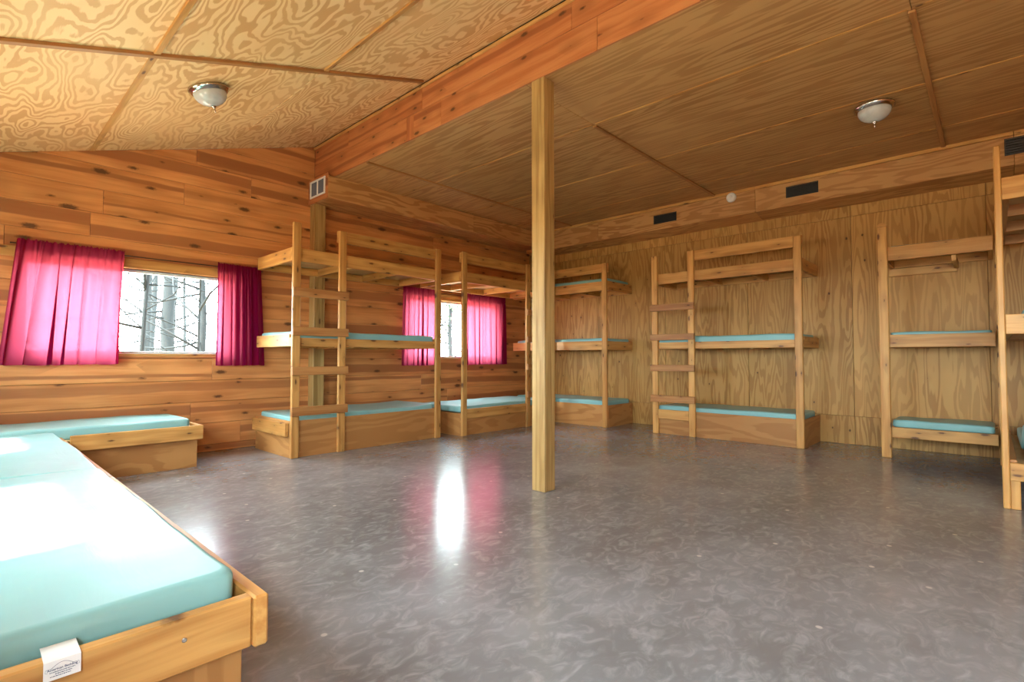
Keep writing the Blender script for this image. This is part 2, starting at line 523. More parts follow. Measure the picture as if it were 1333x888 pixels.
rp = random.Random(3)
z = 0.079 - 0.24
while z < 3.95:
    za, zb = max(z, 0.0) + 0.0015, z + 0.24 - 0.0015
    z += 0.24
    segs, x = [], XL
    cut = XL + rp.uniform(0.6, 3.2)
    while cut < XR - 0.7:
        segs.append((x, cut)); x = cut; cut += rp.uniform(3.4, 5.0)
    segs.append((x, XR))
    pieces = []
    for a, b_ in segs:
        parts_ = [(a, b_, za, zb)]
        for wa, wb, wc, wd in WIN:
            nxt = []
            for (p, q, r, s) in parts_:
                if q <= wa or p >= wb or s <= wc or r >= wd:
                    nxt.append((p, q, r, s)); continue
                if p < wa: nxt.append((p, wa, r, s))
                if q > wb: nxt.append((wb, q, r, s))
                if r < wc: nxt.append((max(p, wa), min(q, wb), r, wc))
                if s > wd: nxt.append((max(p, wa), min(q, wb), wd, s))
            parts_ = nxt
        pieces += parts_
    for a, b_, c, d in pieces:
        if b_ - a < 0.03 or d - c < 0.012: continue
        for lo, hi, low in ((a, min(b_, XF), False), (max(a, XF), b_, True)):
            if hi - lo < 0.03: continue
            poly = [(lo + .001, c), (hi - .001, c), (hi - .001, d), (lo + .001, d)]
            poly = clip(poly, 0, 1, ZC - 0.001) if low else clip(poly, -SK, 1, S0 - 0.001)
            if len(poly) >= 3 and max(p[1] for p in poly) - min(p[1] for p in poly) > 0.012:
                plank(poly, 0.0 + rp.uniform(-0.0015, 0.0015))

# ------------------------------------------------------------------ setting: right wall of plywood sheets
wall_right = multi_box('wall_right', None, M['joint'], [((XR + .013, YB - .14, 0), (XR + .14, YW + .14, 3.45))])
tag(wall_right, 'plywood wall of tall sheets behind the bunks', kind='structure')
y = 2.46 + 1.22 * 4
ys = [YW]
while y > YB:
    if y < YW - 0.1: ys.append(y)
    y -= 1.22
ys.append(YB)
for y1, y0 in zip(ys, ys[1:]):
    for z0, z1 in ((0.0, 0.34), (0.34, 2.78), (2.78, 3.30)):
        board('panel', wall_right, M['ply_wall'], (XR, y0 + .002, z0 + .0015), (XR + .012, y1 - .002, z1 - .0015), 0.002, grain=2)

# ------------------------------------------------------------------ setting: walls out of view, with the windows that light the room
LW = [(2.00, 3.15, 1.02, 2.02), (4.25, 5.25, 1.02, 2.02), (-2.2, 0.25, 0.85, 2.10)]
wall_left = multi_box('wall_left', None, M['pine_plank'], [((XL - .14, a, c), (XL, b_, d)) for a, b_, c, d in wall_boxes(YB - .14, YW + .02, 2.66, LW)])
tag(wall_left, 'pine wall with windows beside the camera', kind='structure')
BW = []
wall_front = multi_box('wall_front', None, M['pine_plank'], [((a, YB - .14, c), (b_, YB, d)) for a, b_, c, d in wall_boxes(XL, XR + .013, 3.9, BW)])
tag(wall_front, 'pine wall behind the camera', kind='structure')

# ------------------------------------------------------------------ setting: ceiling
ex = XF + 0.14
ceiling = mesh_obj('ceiling', [], [], M['joint'])
vs, fs = [], []
def prism_xz(poly, y0, y1):
    n, k = len(vs), len(poly)
    for yy in (y0, y1):
        for x_, z_ in poly: vs.append((x_, yy, z_))
    fs.append([n + i for i in range(k)]); fs.append([n + k + i for i in reversed(range(k))])
    for i in range(k):
        j = (i + 1) % k
        fs.append((n + j, n + i, n + k + i, n + k + j))
e = 0.014
prism_xz([(XL - .40, slope(XL - .40) + e), (XF + .30, slope(XF + .30) + e), (XF + .30, slope(XF + .30) + .16), (XL - .40, slope(XL - .40) + .16)], YB - .6, YW + .6)  # unseen eave added past the left wall, its overhang set to limit the sun
prism_xz([(XF + .14, ZC + e), (XF + .30, ZC + e), (XF + .30, slope(XF + .30) + .03), (XF + .14, slope(XF + .14) + .03)], YB - .6, YW + .6)
prism_xz([(XF + .02, ZC + e), (XR + .4, ZC + e), (XR + .4, ZC + .16), (XF + .02, ZC + .16)], YB - .3, YW + .6)
me = bpy.data.meshes.new('ceiling'); me.from_pydata(vs, [], fs); me.materials.append(M['joint']); ceiling.data = me
tag(ceiling, 'plywood ceiling, sloped over the low beds and flat over the bunks', kind='structure')

sl = math.sqrt(1 + SK * SK)
sdir = Vector((1, 0, SK)).normalized(); snor = Vector((SK, 0, -1)).normalized()   # snor points into the room
sx_edges = [XL, 0.862, 2.05, XF - 0.01]
sy_edges = [YB, -0.81, 1.63, 4.065, YW]
for x0, x1 in zip(sx_edges, sx_edges[1:]):
    for y0, y1 in zip(sy_edges, sy_edges[1:]):
        c = Vector(((x0 + x1) / 2, (y0 + y1) / 2, slope((x0 + x1) / 2))) - snor * 0.006
        oriented_box('panel', ceiling, M['ply_slope'], c, (0, 1, 0), sdir, ((y1 - y0) - .004, (x1 - x0) * sl - .004, .012))
def slope_batten(x0, x1, y0, y1, mat, along_y, w=0.045, t=0.016):
    if along_y:
        c = Vector((x0, (y0 + y1) / 2, slope(x0))) + snor * (t / 2)
        oriented_box('batten', ceiling, mat, c, (0, 1, 0), sdir, (y1 - y0, w, t))
    else:
        c = Vector(((x0 + x1) / 2, y0, slope((x0 + x1) / 2))) + snor * (t / 2)
        oriented_box('batten', ceiling, mat, c, sdir, (0, 1, 0), ((x1 - x0) * sl, w, t))
for xx in (0.862, 2.05):
    for y0, y1 in ((YB, 1.60), (1.66, 4.035), ):
        slope_batten(xx, 0, y0, y1, M['stud'], True, 0.040)
slope_batten(0.862, 0, 4.095, YW - .01, M['stud'], True, 0.05, 0.006)
for yy in (4.065, 1.63, -0.81):
    slope_batten(XL, XF - .07, yy, yy, M['rung'], False, 0.045, 0.022)

fx_edges = [XF + 0.005, 4.14, 5.36, 6.50, XR]
fy_edges = [YB, -2.1, 0.335, 2.775, 5.21, YW]
for i, (x0, x1) in enumerate(zip(fx_edges, fx_edges[1:])):
    for y0, y1 in zip(fy_edges, fy_edges[1:]):
        board('panel', ceiling, M['ply_flat'], (x0 + .002, y0 + .002, ZC), (x1 - .002, y1 - .002, ZC + .012), 0.002, grain=1)
for xx in fx_edges[1:-1]:
    for y0, y1 in zip(fy_edges, fy_edges[1:]):
        board('batten', ceiling, M['stud'], (xx - .013, y0 + .02, ZC - .006), (xx + .013, y1 - .02, ZC), 0.002)
for yy, x0 in ((0.335, 4.16), (2.775, 4.16), (5.21, XF + .02), (-2.1, 4.16)):
    board('batten', ceiling, M['rung'], (x0, yy - .02, ZC - .018), (7.08, yy + .02, ZC), 0.003)

# ------------------------------------------------------------------ setting: built-up beam between the two ceilings
beam = empty('trim_1', (0, 0, 0), label='long beam faced with two rows of reddish boards', kind='structure')
multi_box('beam_core', beam, M['joint'], [((XF + .018, YB, ZC + .002), (XF + .13, YW - .02, 3.80))])
for z0, z1, cuts in ((ZC - .002, 3.552, (1.30, 2.07, 3.86, 4.30, 4.42)), (3.556, 3.775, (0.6, 2.3, 4.16, 5.6))):
    yy = [YB] + list(cuts) + [YW - .002]
    for a, b_ in zip(yy, yy[1:]):
        board('board', beam, M['beam_board'], (XF, a + .001, z0), (XF + .018, b_ - .001, z1), 0.002)
for a, b_ in ((YB, 1.2), (1.2, 3.4), (3.4, YW - .002)):
    board('batten', beam, M['stud'], (XF - .022, a + .001, 3.762), (XF, b_ - .001, 3.79), 0.004)

# ------------------------------------------------------------------ setting: boxed ducts along the two walls
trim_2 = empty('trim_2', (0, 0, 0), label='boxed duct of plywood along the top of the window wall', kind='structure')
W2Y, W2Z = 5.94, 3.02
board('front_panel', trim_2, M['ply_soffit'], (3.07, W2Y, W2Z), (5.50, W2Y + .012, ZC - .002))
board('front_panel', trim_2, M['ply_soffit'], (5.503, W2Y, W2Z), (7.09, W2Y + .012, ZC - .002))
board('bottom_panel', trim_2, M['ply_soffit'], (3.07, W2Y + .0125, W2Z), (XR - .002, YW - .003, W2Z + .012))
board('end_panel', trim_2, M['beam_board'], (3.058, W2Y, W2Z), (3.0695, YW - .003, ZC + .03))
trim_3 = empty('trim_3', (0, 0, 0), label='boxed duct of plywood along the top of the plywood wall', kind='structure')
W3X, W3Z = 7.10, 2.965
for a, b_ in ((YB, -0.2), (-0.197, 2.24), (2.243, 4.68), (4.683, W2Y + .3)):
    board('front_panel', trim_3, M['ply_soffit'], (W3X, a, W3Z), (W3X + .012, b_, ZC - .042))
    oriented_box('bottom_panel', trim_3, M['ply_soffit'], (W3X + .162, (a + b_) / 2, W3Z - .024), (0, 1, 0), (.31, 0, -.05), (b_ - a - .002, .318, .010))
    board('edge_strip', trim_3, M['stud'], (W3X - .012, a, ZC - .040), (W3X + .012, b_, ZC - .001))

# ------------------------------------------------------------------ windows
def window(i, wa, wb, wc, wd):
    w = empty('window_%d' % i, ((wa + wb) / 2, YW, wc), label='%s sliding window on the forest' % ('wide' if i == 1 else 'bunk side'), kind='structure')
    cx = (wa + wb) / 2; h = wd - wc; a, b_ = wa - cx, wb - cx
    y0, y1 = 0.06, 0.10
    f = 0.028
    board('frame', w, M['vinyl_frame'], (a, y0, 0), (b_, y1, f)); board('frame', w, M['vinyl_frame'], (a, y0, h - f), (b_, y1, h))
    board('frame', w, M['vinyl_frame'], (a, y0, f), (a + f, y1, h - f)); board('frame', w, M['vinyl_frame'], (b_ - f, y0, f), (b_, y1, h - f))
    board('pane', w, M['glass'], (a + f, y0 + .018, f), (b_ - f, y0 + .022, h - f), 0)
    # wooden reveal
    board('sill', w, M['stud'], (a, -.004, -.018), (b_, .14, 0)); board('reveal', w, M['stud'], (a, 0, h), (b_, .14, h + .012))
    board('reveal', w, M['stud'], (a - .012, 0, 0), (a, .14, h)); board('reveal', w, M['stud'], (b_, 0, 0), (b_ + .012, .14, h))
    # head casing
    board('casing', w, M['stud'], (a - .33 if i == 1 else a - .03, -.018, h + .004), (b_ + .03, -.003, h + .098), 0.003)
    return w
for i, wv in enumerate(WIN): window(i + 1, *wv)
for k, (a, b_, c, d) in enumerate(LW):
    w = empty('window_%d' % (3 + k), (XL - .08, (a + b_) / 2, c), label='window in the wall beside the camera', kind='structure')
    hy = (b_ - a) / 2; f = .04
    board('frame', w, M['vinyl_frame'], (-.02, -hy, 0), (.02, hy, f)); board('frame', w, M['vinyl_frame'], (-.02, -hy, d - c - f), (.02, hy, d - c))
    for s in (-hy, -f / 2, hy - f): board('frame', w, M['vinyl_frame'], (-.02, s, f), (.02, s + f, d - c - f))
    for s in (-hy + f, f / 2): board('pane', w, M['glass'], (-.002, s, f), (.002, s + hy - 1.5 * f, d - c - f), 0)
for k, (a, b_, c, d) in enumerate(BW):
    w = empty('window_%d' % (6 + k), ((a + b_) / 2, YB - .08, c), label='window in the wall behind the camera', kind='structure')
    hx = (b_ - a) / 2; f = .04
    board('frame', w, M['vinyl_frame'], (-hx, -.02, 0), (hx, .02, f)); board('frame', w, M['vinyl_frame'], (-hx, -.02, d - c - f), (hx, .02, d - c))
    for s in (-hx, -f / 2, hx - f): board('frame', w, M['vinyl_frame'], (s, -.02, f), (s + f, .02, d - c - f))
    for s in (-hx + f, f / 2): board('pane', w, M['glass'], (s, -.002, f), (s + hx - 1.5 * f, .002, d - c - f), 0)

# ------------------------------------------------------------------ posts
cp = empty('wooden_post', (3.205, 2.638, 0), label='square treated wooden post standing alone mid-floor under the beam', cat='post')
board('shaft', cp, M['treated'], (-.066, -.066, 0.0), (.066, .066, ZC - .003), 0.005)
wp = empty('wooden_post', (3.155, 6.37, 0), label='greyish wooden post against the plank wall behind a bunk', cat='post')
board('shaft', wp, M['treated'], (-.072, -.068, 0.0), (.072, .072, W2Z - .002), 0.004)

# ------------------------------------------------------------------ bunk beds
RAIL = .137
def bunk(L, D, loc, rz, label, ladder='left', mid=(1.17, 1.262), base=True, second_post=True, low_piece=False, base_top=0.33, guard=True):
    """local x along the front, y back to the wall, z up; front face of the posts at y = 0"""
    r = empty('bunk_bed', loc, rz, label=label, cat='bunk bed', group='wooden bunk beds along the walls')
    H, pw, pt = 2.485, .085, .038
    posts = {'end_a': 0.0, 'end_b': L - pw}
    lad = None
    if ladder == 'left':
        lad = (0.0, 0.525)
    elif ladder == 'right':
        lad = (L - pw - .55, L - pw)
    xs = sorted(set([0.0, L - pw] + (list(lad) if lad else [])))
    if not second_post: xs = [x for x in xs if x > 0.01]
    for x in xs:
        board('post', r, M['stud'], (x, 0, 0), (x + pw, pt, H + random.uniform(-.01, .012)), 0.006)
    rb = pt + .038
    # rails behind the posts
    g0, g1 = 0.0, L
    if lad: g0, g1 = (lad[1], L) if ladder == 'left' else (0.0, lad[0] + pw)
    if guard: board('guard_rail', r, M['stud'], (g0, pt + .0005, 2.352), (g1, rb, 2.352 + .133))
    board('top_rail', r, M['stud'], (0, pt + .0005, 2.078), (L, rb, 2.078 + RAIL + .003))
    board('middle_rail', r, M['stud'], (0.0, pt + .0005, mid[0]), (L, rb, mid[1]))
    t = .038
    for z0, z1 in ((2.078, 2.218), (mid[0], 1.30)):
        for x in (0, L - t):
            board('end_rail', r, M['stud'], (x, rb + .0005, z0), (x + t, D, z1))
        board('back_rail', r, M['stud'], (t + .001, D - t, z0), (L - t - .001, D, min(z0 + .088, 1.233) if z0 < 2 else z0 + .088))
    for x in (L * .36, L * .68):
        board('joist', r, M['stud'], (x, rb + .001, 2.082), (x + t, D - t - .001, 2.168))
        board('joist', r, M['stud'], (x, rb + .001, mid[0] - .01), (x + t, D - t - .001, 1.232))
    board('deck', r, M['deck'], (t + .001, rb + .001, 2.170), (L - t - .001, D - .001, 2.183))
    board('deck', r, M['deck'], (t + .001, rb + .001, 1.234), (L - t - .001, D - .001, 1.247))
    if base:
        bt = base_top
        board('base_panel', r, M['ply_box'], (.004, pt + .0005, 0), (L - .004, pt + .018, bt), 0.002)
        for x in (0.004, L - .022):
            board('base_panel', r, M['ply_box'], (x, pt + .019, 0), (x + .018, D, bt), 0.002)
        board('deck', r, M['deck'], (.023, pt + .019, bt - .05), (L - .023, D - .001, bt - .037))
    if lad:
        a, b_ = lad[0], lad[1] + pw
        for zr in (.445, .865, 1.285, 1.70):
            board('rung', r, M['rung'], (a - .012, -.038, zr + random.uniform(-.006, .006)), (b_ + .012, -.0005, zr + .088), 0.004)
    if low_piece:
        board('low_rail', r, M['stud'], (pw + .002, .004, .208), (lad[1] - .002, .036, .335))
    return r

# ---- mattresses
def mattress_mesh(L, W, T, sag=0.0, seed=0, bend=None):
    """rounded vinyl pad; local x along length, centred, bottom at z = 0"""
    nx, ny = max(10, int(L / .07)), 12
    r = T * .24
    rs = random.Random(seed)
    ph = [rs.uniform(0, 6.28) for _ in range(6)]
    prof = []
    def ring(inset, z):
        pts = []
        hx, hy = L / 2 - inset, W / 2 - inset
        cr = .035
        def corner(cx, cy, a0):
            for k in range(5):
                a = a0 + (PI / 2) * k / 4
                pts.append((cx + cr * math.cos(a), cy + cr * math.sin(a), z))
        def edge(p, q, n):
            for k in range(1, n):
                pts.append((p[0] + (q[0] - p[0]) * k / n, p[1] + (q[1] - p[1]) * k / n, z))
        corner(hx - cr, hy - cr, 0); edge((hx - cr, hy), (-hx + cr, hy), nx)
        corner(-hx + cr, hy - cr, PI / 2); edge((-hx, hy - cr), (-hx, -hy + cr), ny)
        corner(-hx + cr, -hy + cr, PI); edge((-hx + cr, -hy), (hx - cr, -hy), nx)
        corner(hx - cr, -hy + cr, 1.5 * PI); edge((hx, -hy + cr), (hx, hy - cr), ny)
        return pts
    rings = []
    for k in range(5):
        a = PI / 2 * k / 4
        rings.append(ring(r * (1 - math.sin(a)) * .6, r * (1 - math.cos(a)) * .9))
    for k in range(6):
        a = PI / 2 * k / 5
        rings.append(ring(r * (1 - math.cos(a)), T - r + r * math.sin(a)))
    vs = [p for rg in rings for p in rg]; n = len(rings[0]); fs = []
    for j in range(len(rings) - 1):
        for i in range(n):
            k = (i + 1) % n
            fs.append((j * n + i, j * n + k, (j + 1) * n + k, (j + 1) * n + i))
    me = bpy.data.meshes.new('mattress')
    bm = bmesh.new()
    bv = [bm.verts.new(v) for v in vs]
    for f in fs: bm.faces.new([bv[i] for i in f])
    # top cap as a grid so that it can crown and sag
    top = [bv[(len(rings) - 1) * n + i] for i in range(n)]
    bot = [bv[i] for i in range(n)]
    bm.faces.new(list(reversed(bot)))
    f = bm.faces.new(top)
    res = bmesh.ops.inset_individual(bm, faces=[f], thickness=.05)
    hx, hy = L / 2, W / 2
    xs = [i / 16 * 2 - 1 for i in range(1, 16)]
    for i in range(1, 24):
        x = -hx + L * i / 24
        g = [fc for fc in bm.faces if all(v.co.z > T - .003 for v in fc.verts)]
        ge = list({e for fc in g for e in fc.edges} | set())
        gv_ = list({v for fc in g for v in fc.verts})
        bmesh.ops.bisect_plane(bm, geom=g + ge + gv_, plane_co=(x, 0, 0), plane_no=(1, 0, 0))
    for i in range(1, 8):
        yv = -hy + W * i / 8
        g = [fc for fc in bm.faces if all(v.co.z > T - .003 for v in fc.verts)]
        ge = list({e for fc in g for e in fc.edges}); gv_ = list({v for fc in g for v in fc.verts})
        bmesh.ops.bisect_plane(bm, geom=g + ge + gv_, plane_co=(0, yv, 0), plane_no=(0, 1, 0))
    for v in bm.verts:
        x, y_, z_ = v.co
        w = z_ / T
        u, q = x / hx, y_ / hy
        crown = .010 * (1 - u ** 4) * (1 - q ** 4)
        dz = crown - sag * (1 - u * u) * (1 - q * q)
        dz += .0035 * math.sin(5.1 * x + ph[0]) * math.sin(6.3 * y_ + ph[1]) + .002 * math.sin(13 * x + 3 * y_ + ph[2])
        v.co.z = z_ + w * dz
        if bend: v.co.z += bend(x, y_)
    for fc in bm.faces: fc.smooth = True
    bm.normal_update()
    bm.to_mesh(me); bm.free()
    me.materials.append(M['vinyl'])
    return me

def mattress(L, W, T, loc, rz, label, group, sag=0.0, seed=0, bend=None, tilt=(0, 0)):
    o = bpy.data.objects.new('mattress', mattress_mesh(L, W, T, sag, seed, bend))
    o.location = loc
    o.rotation_euler = (tilt[0], tilt[1], rz)
    link(o)
    return tag(o, label, 'mattress', group)
BM = 'teal mattresses on the bunks'

# bunk by the plank wall nearest the wide window
B1 = bunk(1.985, .945, (2.385, 5.345, 0), 0, 'three tier wooden bunk standing between the two curtained windows', 'left', base_top=.385)
board('end_board', B1, M['stud'], (-.040, .06, .225), (-.002, .93, .365))
mattress(1.88, .84, .075, (2.385 + .99, 5.345 + .51, .350), 0, 'sagging teal mattress on the boxed bottom tier of the bunk between the two windows', BM, sag=.018, seed=1, bend=lambda x, y: max(0.0, x - .62) * .06)
mattress(1.89, .84, .085, (2.385 + .99, 5.345 + .515, 1.249), 0, 'teal mattress on the middle tier of the bunk between the two windows', BM, seed=2)
# second bunk by the plank wall, no middle tier
def bunk_two():
    L, D = 1.935, .945
    r = empty('bunk_bed', (4.62, 5.20, 0), 0, label='wooden bunk without a middle tier, in front of the narrower curtained window', cat='bunk bed', group='wooden bunk beds along the walls')
    H, pw, pt, t = 2.485, .085, .038, .038
    for x in (0, 1.305, L - pw):
        board('post', r, M['stud'], (x, 0, 0), (x + pw, pt, H), 0.006)
    rb = pt + .038
    board('guard_rail', r, M['stud'], (0, pt + .0005, 2.342), (1.39, rb, 2.475))
    board('top_rail', r, M['stud'], (0, pt + .0005, 2.078), (L, rb, 2.218))
    for x in (0, L - t): board('end_rail', r, M['stud'], (x, rb + .0005, 2.078), (x + t, D, 2.218))
    board('back_rail', r, M['stud'], (t + .001, D - t, 2.078), (L - t - .001, D, 2.166))
    for x in (.55, 1.25): board('joist', r, M['stud'], (x, rb + .001, 2.082), (x + t, D - t - .001, 2.168))
    board('deck', r, M['deck'], (t + .001, rb + .001, 2.170), (L - t - .001, D - .001, 2.183))
    board('base_panel', r, M['ply_box'], (.004, pt + .0005, 0), (L - .004, pt + .018, .30), 0.002)
    board('low_rail', r, M['stud'], (.09, .012, .225), (1.30, pt - .0005, .355))
    for x in (0.004, L - .022): board('base_panel', r, M['ply_box'], (x, pt + .019, 0), (x + .018, D, .30), 0.002)
    board('deck', r, M['deck'], (.023, pt + .019, .285), (L - .023, D - .001, .298))
    for zr in (.445, .865, 1.285, 1.70):
        board('rung', r, M['rung'], (1.293, -.038, zr), (L + .012, -.0005, zr + .088), 0.004)
    return r
B2 = bunk_two()
mattress(1.88, .86, .080, (4.62 + .965, 5.20 + .505, .312), 0, 'teal mattress on the low tier of the bunk under the narrower window', BM, seed=3)
# bunk in the corner, against the plywood wall
R90 = -PI / 2
XB = 6.655
BC = bunk(1.95, .762, (XB, 6.20, 0), R90, 'wooden bunk in the room corner, teal pads on all three tiers', None, mid=(1.17, 1.305), second_post=False)
board('post', BC, M['stud'], (.86, 0, 0), (.945, .038, 2.485), 0.006)
mattress(1.85, .68, .090, (XB + .41, 6.20 - .975, .302), R90, 'teal mattress on the low box of the corner bunk', BM, seed=4)
mattress(1.86, .66, .095, (XB + .42, 6.20 - .975, 1.252), R90, 'teal mattress on the middle tier of the corner bunk', BM, seed=5)
mattress(1.84, .66, .085, (XB + .42, 6.20 - .98, 2.186), R90, 'teal mattress on the top tier of the corner bunk', BM, seed=6)
# bunk in the middle of the plywood wall
BP = bunk(1.90, .762, (XB, 3.505, 0), R90, 'wooden bunk with ladder and guard rail at the middle of the plywood wall', 'left', low_piece=True)
mattress(1.80, .68, .085, (XB + .41, 3.505 - .95, .300), R90, 'teal mattress on the low box of the bunk at the middle of the plywood wall', BM, seed=7)
mattress(1.80, .66, .085, (XB + .42, 3.505 - .95, 1.250), R90, 'teal mattress on the middle tier of the bunk at the middle of the plywood wall', BM, seed=8)

# short bunk between the middle one and the one at the frame edge
XS = 6.70
def short_bunk():
    L, D = .908, .718
    r = empty('bunk_bed', (XS, .885, 0), R90, label='short bunk with three open tiers and a round topped post, no guard rail', cat='bunk bed', group='wooden bunk beds along the walls')
    pw, pt, t = .088, .038, .038
    p = board('post', r, M['stud'], (0, 0, 0), (pw, pt, 2.45), 0.006)
    vs_, fs_ = [], []
    for yy in (0.0, pt):
        for k in range(9):
            a = PI * k / 8
            vs_.append((pw / 2 + pw / 2 * math.cos(a), yy, 2.4505 + pw * .42 * math.sin(a)))
    fs_.append(list(range(9))); fs_.append(list(reversed(range(9, 18))))
    for k in range(8): fs_.append((k, 9 + k, 10 + k, k + 1))
    fs_.append((0, 8, 17, 9))
    mesh_obj('post_top', vs_, fs_, M['stud'], r)
    rb = pt + .038
    for nm, z0, z1 in (('top_rail', 2.083, 2.228), ('middle_rail', 1.160, 1.292), ('low_rail', .212, .318)):
        board(nm, r, M['stud'], (.03, pt + .0005, z0), (L, rb, z1))
        for x in (.03, L - t): board('end_rail', r, M['stud'], (x, rb + .0005, z0), (x + t, D, z0 + .089))
        board('back_rail', r, M['stud'], (.07, D - t, z0), (L - t - .001, D, z0 + .089))
        board('deck', r, M['deck'], (.03, rb + .0005, z0 + .0895), (L - .001, D, z0 + .101))
    board('joist', r, M['stud'], (.60, rb + .001, 2.02), (.638, D - .05, 2.0825))
    board('ledger', r, M['stud'], (.02, D - t, 1.99), (.62, D - .002, 2.0785))
    return r
BS = short_bunk()
mattress(.80, .52, .055, (XS + .37, .885 - .485, 2.186), R90, 'thin teal mattress on the top tier of the short bunk', BM, seed=9)
mattress(.80, .52, .055, (XS + .37, .885 - .485, 1.263), R90, 'thin teal mattress on the middle tier of the short bunk', BM, seed=10)
mattress(.80, .52, .072, (XS + .37, .885 - .485, .315), R90, 'teal mattress on the low tier of the short bunk', BM, seed=11)

# bunk at the frame edge, its end turned to the room
def end_bunk():
    x0, y0 = 4.995, -.031
    r = empty('bunk_bed', (x0, y0, 0), 0, label='tall bunk with its end to the room, nearest on the plywood wall side', cat='bunk bed', group='wooden bunk beds along the walls')
    Wd, Ln, t = 1.00, 2.05, .038
    board('post', r, M['stud'], (0, -t, 0), (.086, 0, 2.555), 0.006)
    board('post', r, M['stud'], (0, -Wd, 0), (.086, -Wd + t, 2.555), 0.006)
    board('post', r, M['stud'], (Ln - .09, -t, 0), (Ln, 0, 2.50), 0.006)
    board('post', r, M['stud'], (Ln - .09, -Wd, 0), (Ln, -Wd + t, 2.50), 0.006)
    for s in (-t - .0005 - .052, -Wd + t + .0005):
        lg = board('leg', r, M['stud'], (.012, s, 0), (.05, s + .052, .1995), 0.004)
    for nm, z0, z1 in (('top_rail', 2.163, 2.318), ('middle_rail', 1.215, 1.352), ('low_rail', .20, .322)):
        board('end_rail', r, M['stud'], (-.004, -Wd + t + .001, z0), (.034, -t - .001, z1))
        for s in (-t * 2 - .001, -Wd + t + .001):
            board('side_rail', r, M['rung'], (.036, s, z0), (Ln, s + t, z0 + .14))
        for x in (.62, 1.30, 2.0):
            board('joist', r, M['rung'], (x, -Wd + 2 * t + .002, z0), (x + t, -2 * t - .002, z0 + .088))
        board('deck', r, M['deck'], (.036, -Wd + 2 * t + .003, z0 + .0885), (Ln - .04, -2 * t - .003, z0 + .100))
    return r
BE = end_bunk()
mattress(1.90, .74, .075, (5.06 + .98, -.031 - .50, 1.318), 0, 'teal mattress on the middle tier of the tall end-on bunk', BM, seed=12)
mattress(1.70, .76, .095, (5.10 + .92, -.031 - .50, .304), 0, 'crumpled teal mattress arched up on the low tier of the tall end-on bunk', BM, seed=13,
         bend=lambda x, y: .17 * math.exp(-((x + .55) / .22) ** 2) * (0.45 + .55 * math.cos(1.6 * y)))

# ------------------------------------------------------------------ low beds
def low_bed_front():
    # bed in front of the camera, running towards the window wall
    r = empty('low_bed', (0.15, 3.5, 0), label='long low wooden box bed nearest the camera, end board with a zinc screw', cat='bed', group='low box beds')
    ox, oy = 0.15, 3.5
    P = lambda x, y_, z_: (x - ox, y_ - oy, z_)
    board('side_rail', r, M['stud'], P(.567, 1.482, .262), P(.606, 3.55, .400), 0.006)
    board('side_rail', r, M['stud'], P(.567, 3.553, .262), P(.606, 5.57, .400), 0.006)
    board('side_rail', r, M['stud'], P(-.34, 1.482, .262), P(-.302, 5.57, .400), 0.006)
    board('end_board', r, M['stud'], P(-.301, 1.494, .264), P(.566, 1.532, .399), 0.004)
    board('end_board', r, M['stud'], P(-.301, 5.53, .264), P(.566, 5.566, .399), 0.004)
    board('base_panel', r, M['ply_box'], P(-.29, 1.545, 0), P(.560, 1.563, .262), 0.002, grain=2)
    board('base_panel', r, M['ply_box'], P(.542, 1.565, 0), P(.560, 5.50, .262), 0.002)
    board('base_panel', r, M['ply_box'], P(-.29, 1.565, 0), P(-.272, 5.50, .262), 0.002)
    board('deck', r, M['deck'], P(-.300, 1.534, .345), P(.565, 5.528, .3575))
    s = lathe('screw', r, M['screw'], [(0.0001, .0022), (.0025, .0012), (.0035, .0024), (.0058, .0016), (.006, 0)], 16)
    s.matrix_local = Matrix.Translation(P(.405, 1.494, .345)) @ Matrix.Rotation(PI / 2, 4, 'X')
    return r
low_bed_front()
def low_bed_wall():
    r = empty('low_bed', (0.55, 6.0, 0), label='low wooden box bed along the plank wall under the wide window', cat='bed', group='low box beds')
    ox, oy = .55, 6.0
    P = lambda x, y_, z_: (x - ox, y_ - oy, z_)
    board('side_rail', r, M['stud'], P(.66, 5.60, .268), P(1.645, 5.638, .400), 0.004)
    board('end_rail', r, M['stud'], P(1.607, 5.6385, .268), P(1.645, 6.42, .400), 0.004)
    board('base_panel', r, M['ply_box'], P(.62, 5.645, 0), P(1.606, 5.663, .268), 0.002)
    board('base_panel', r, M['ply_box'], P(1.588, 5.664, 0), P(1.606, 6.41, .268), 0.002)
    board('base_panel', r, M['ply_box'], P(-.30, 5.645, 0), P(.618, 5.663, .262), 0.002)
    board('deck', r, M['deck'], P(-.32, 5.6385, .352), P(1.606, 6.42, .364))
    return r
low_bed_wall()
LM = 'teal mattresses on the low beds'
m1 = mattress(2.03, .80, .095, (.152, 2.585, .3585), PI / 2, 'teal vinyl mattress nearest the camera, white sewn label hanging over the end board', LM, seed=21)
m2 = mattress(1.92, .80, .092, (.150, 4.565, .3585), PI / 2, 'teal vinyl mattress second along the long low bed, creased across', LM, seed=22,
              bend=lambda x, y: .016 * max(0.0, 1 - abs(x + .12) / .84))
m3 = mattress(1.86, .74, .100, (.62, 6.03, .3645), 0, 'pale teal mattress on the low bed under the wide window', LM, seed=23, sag=.01)
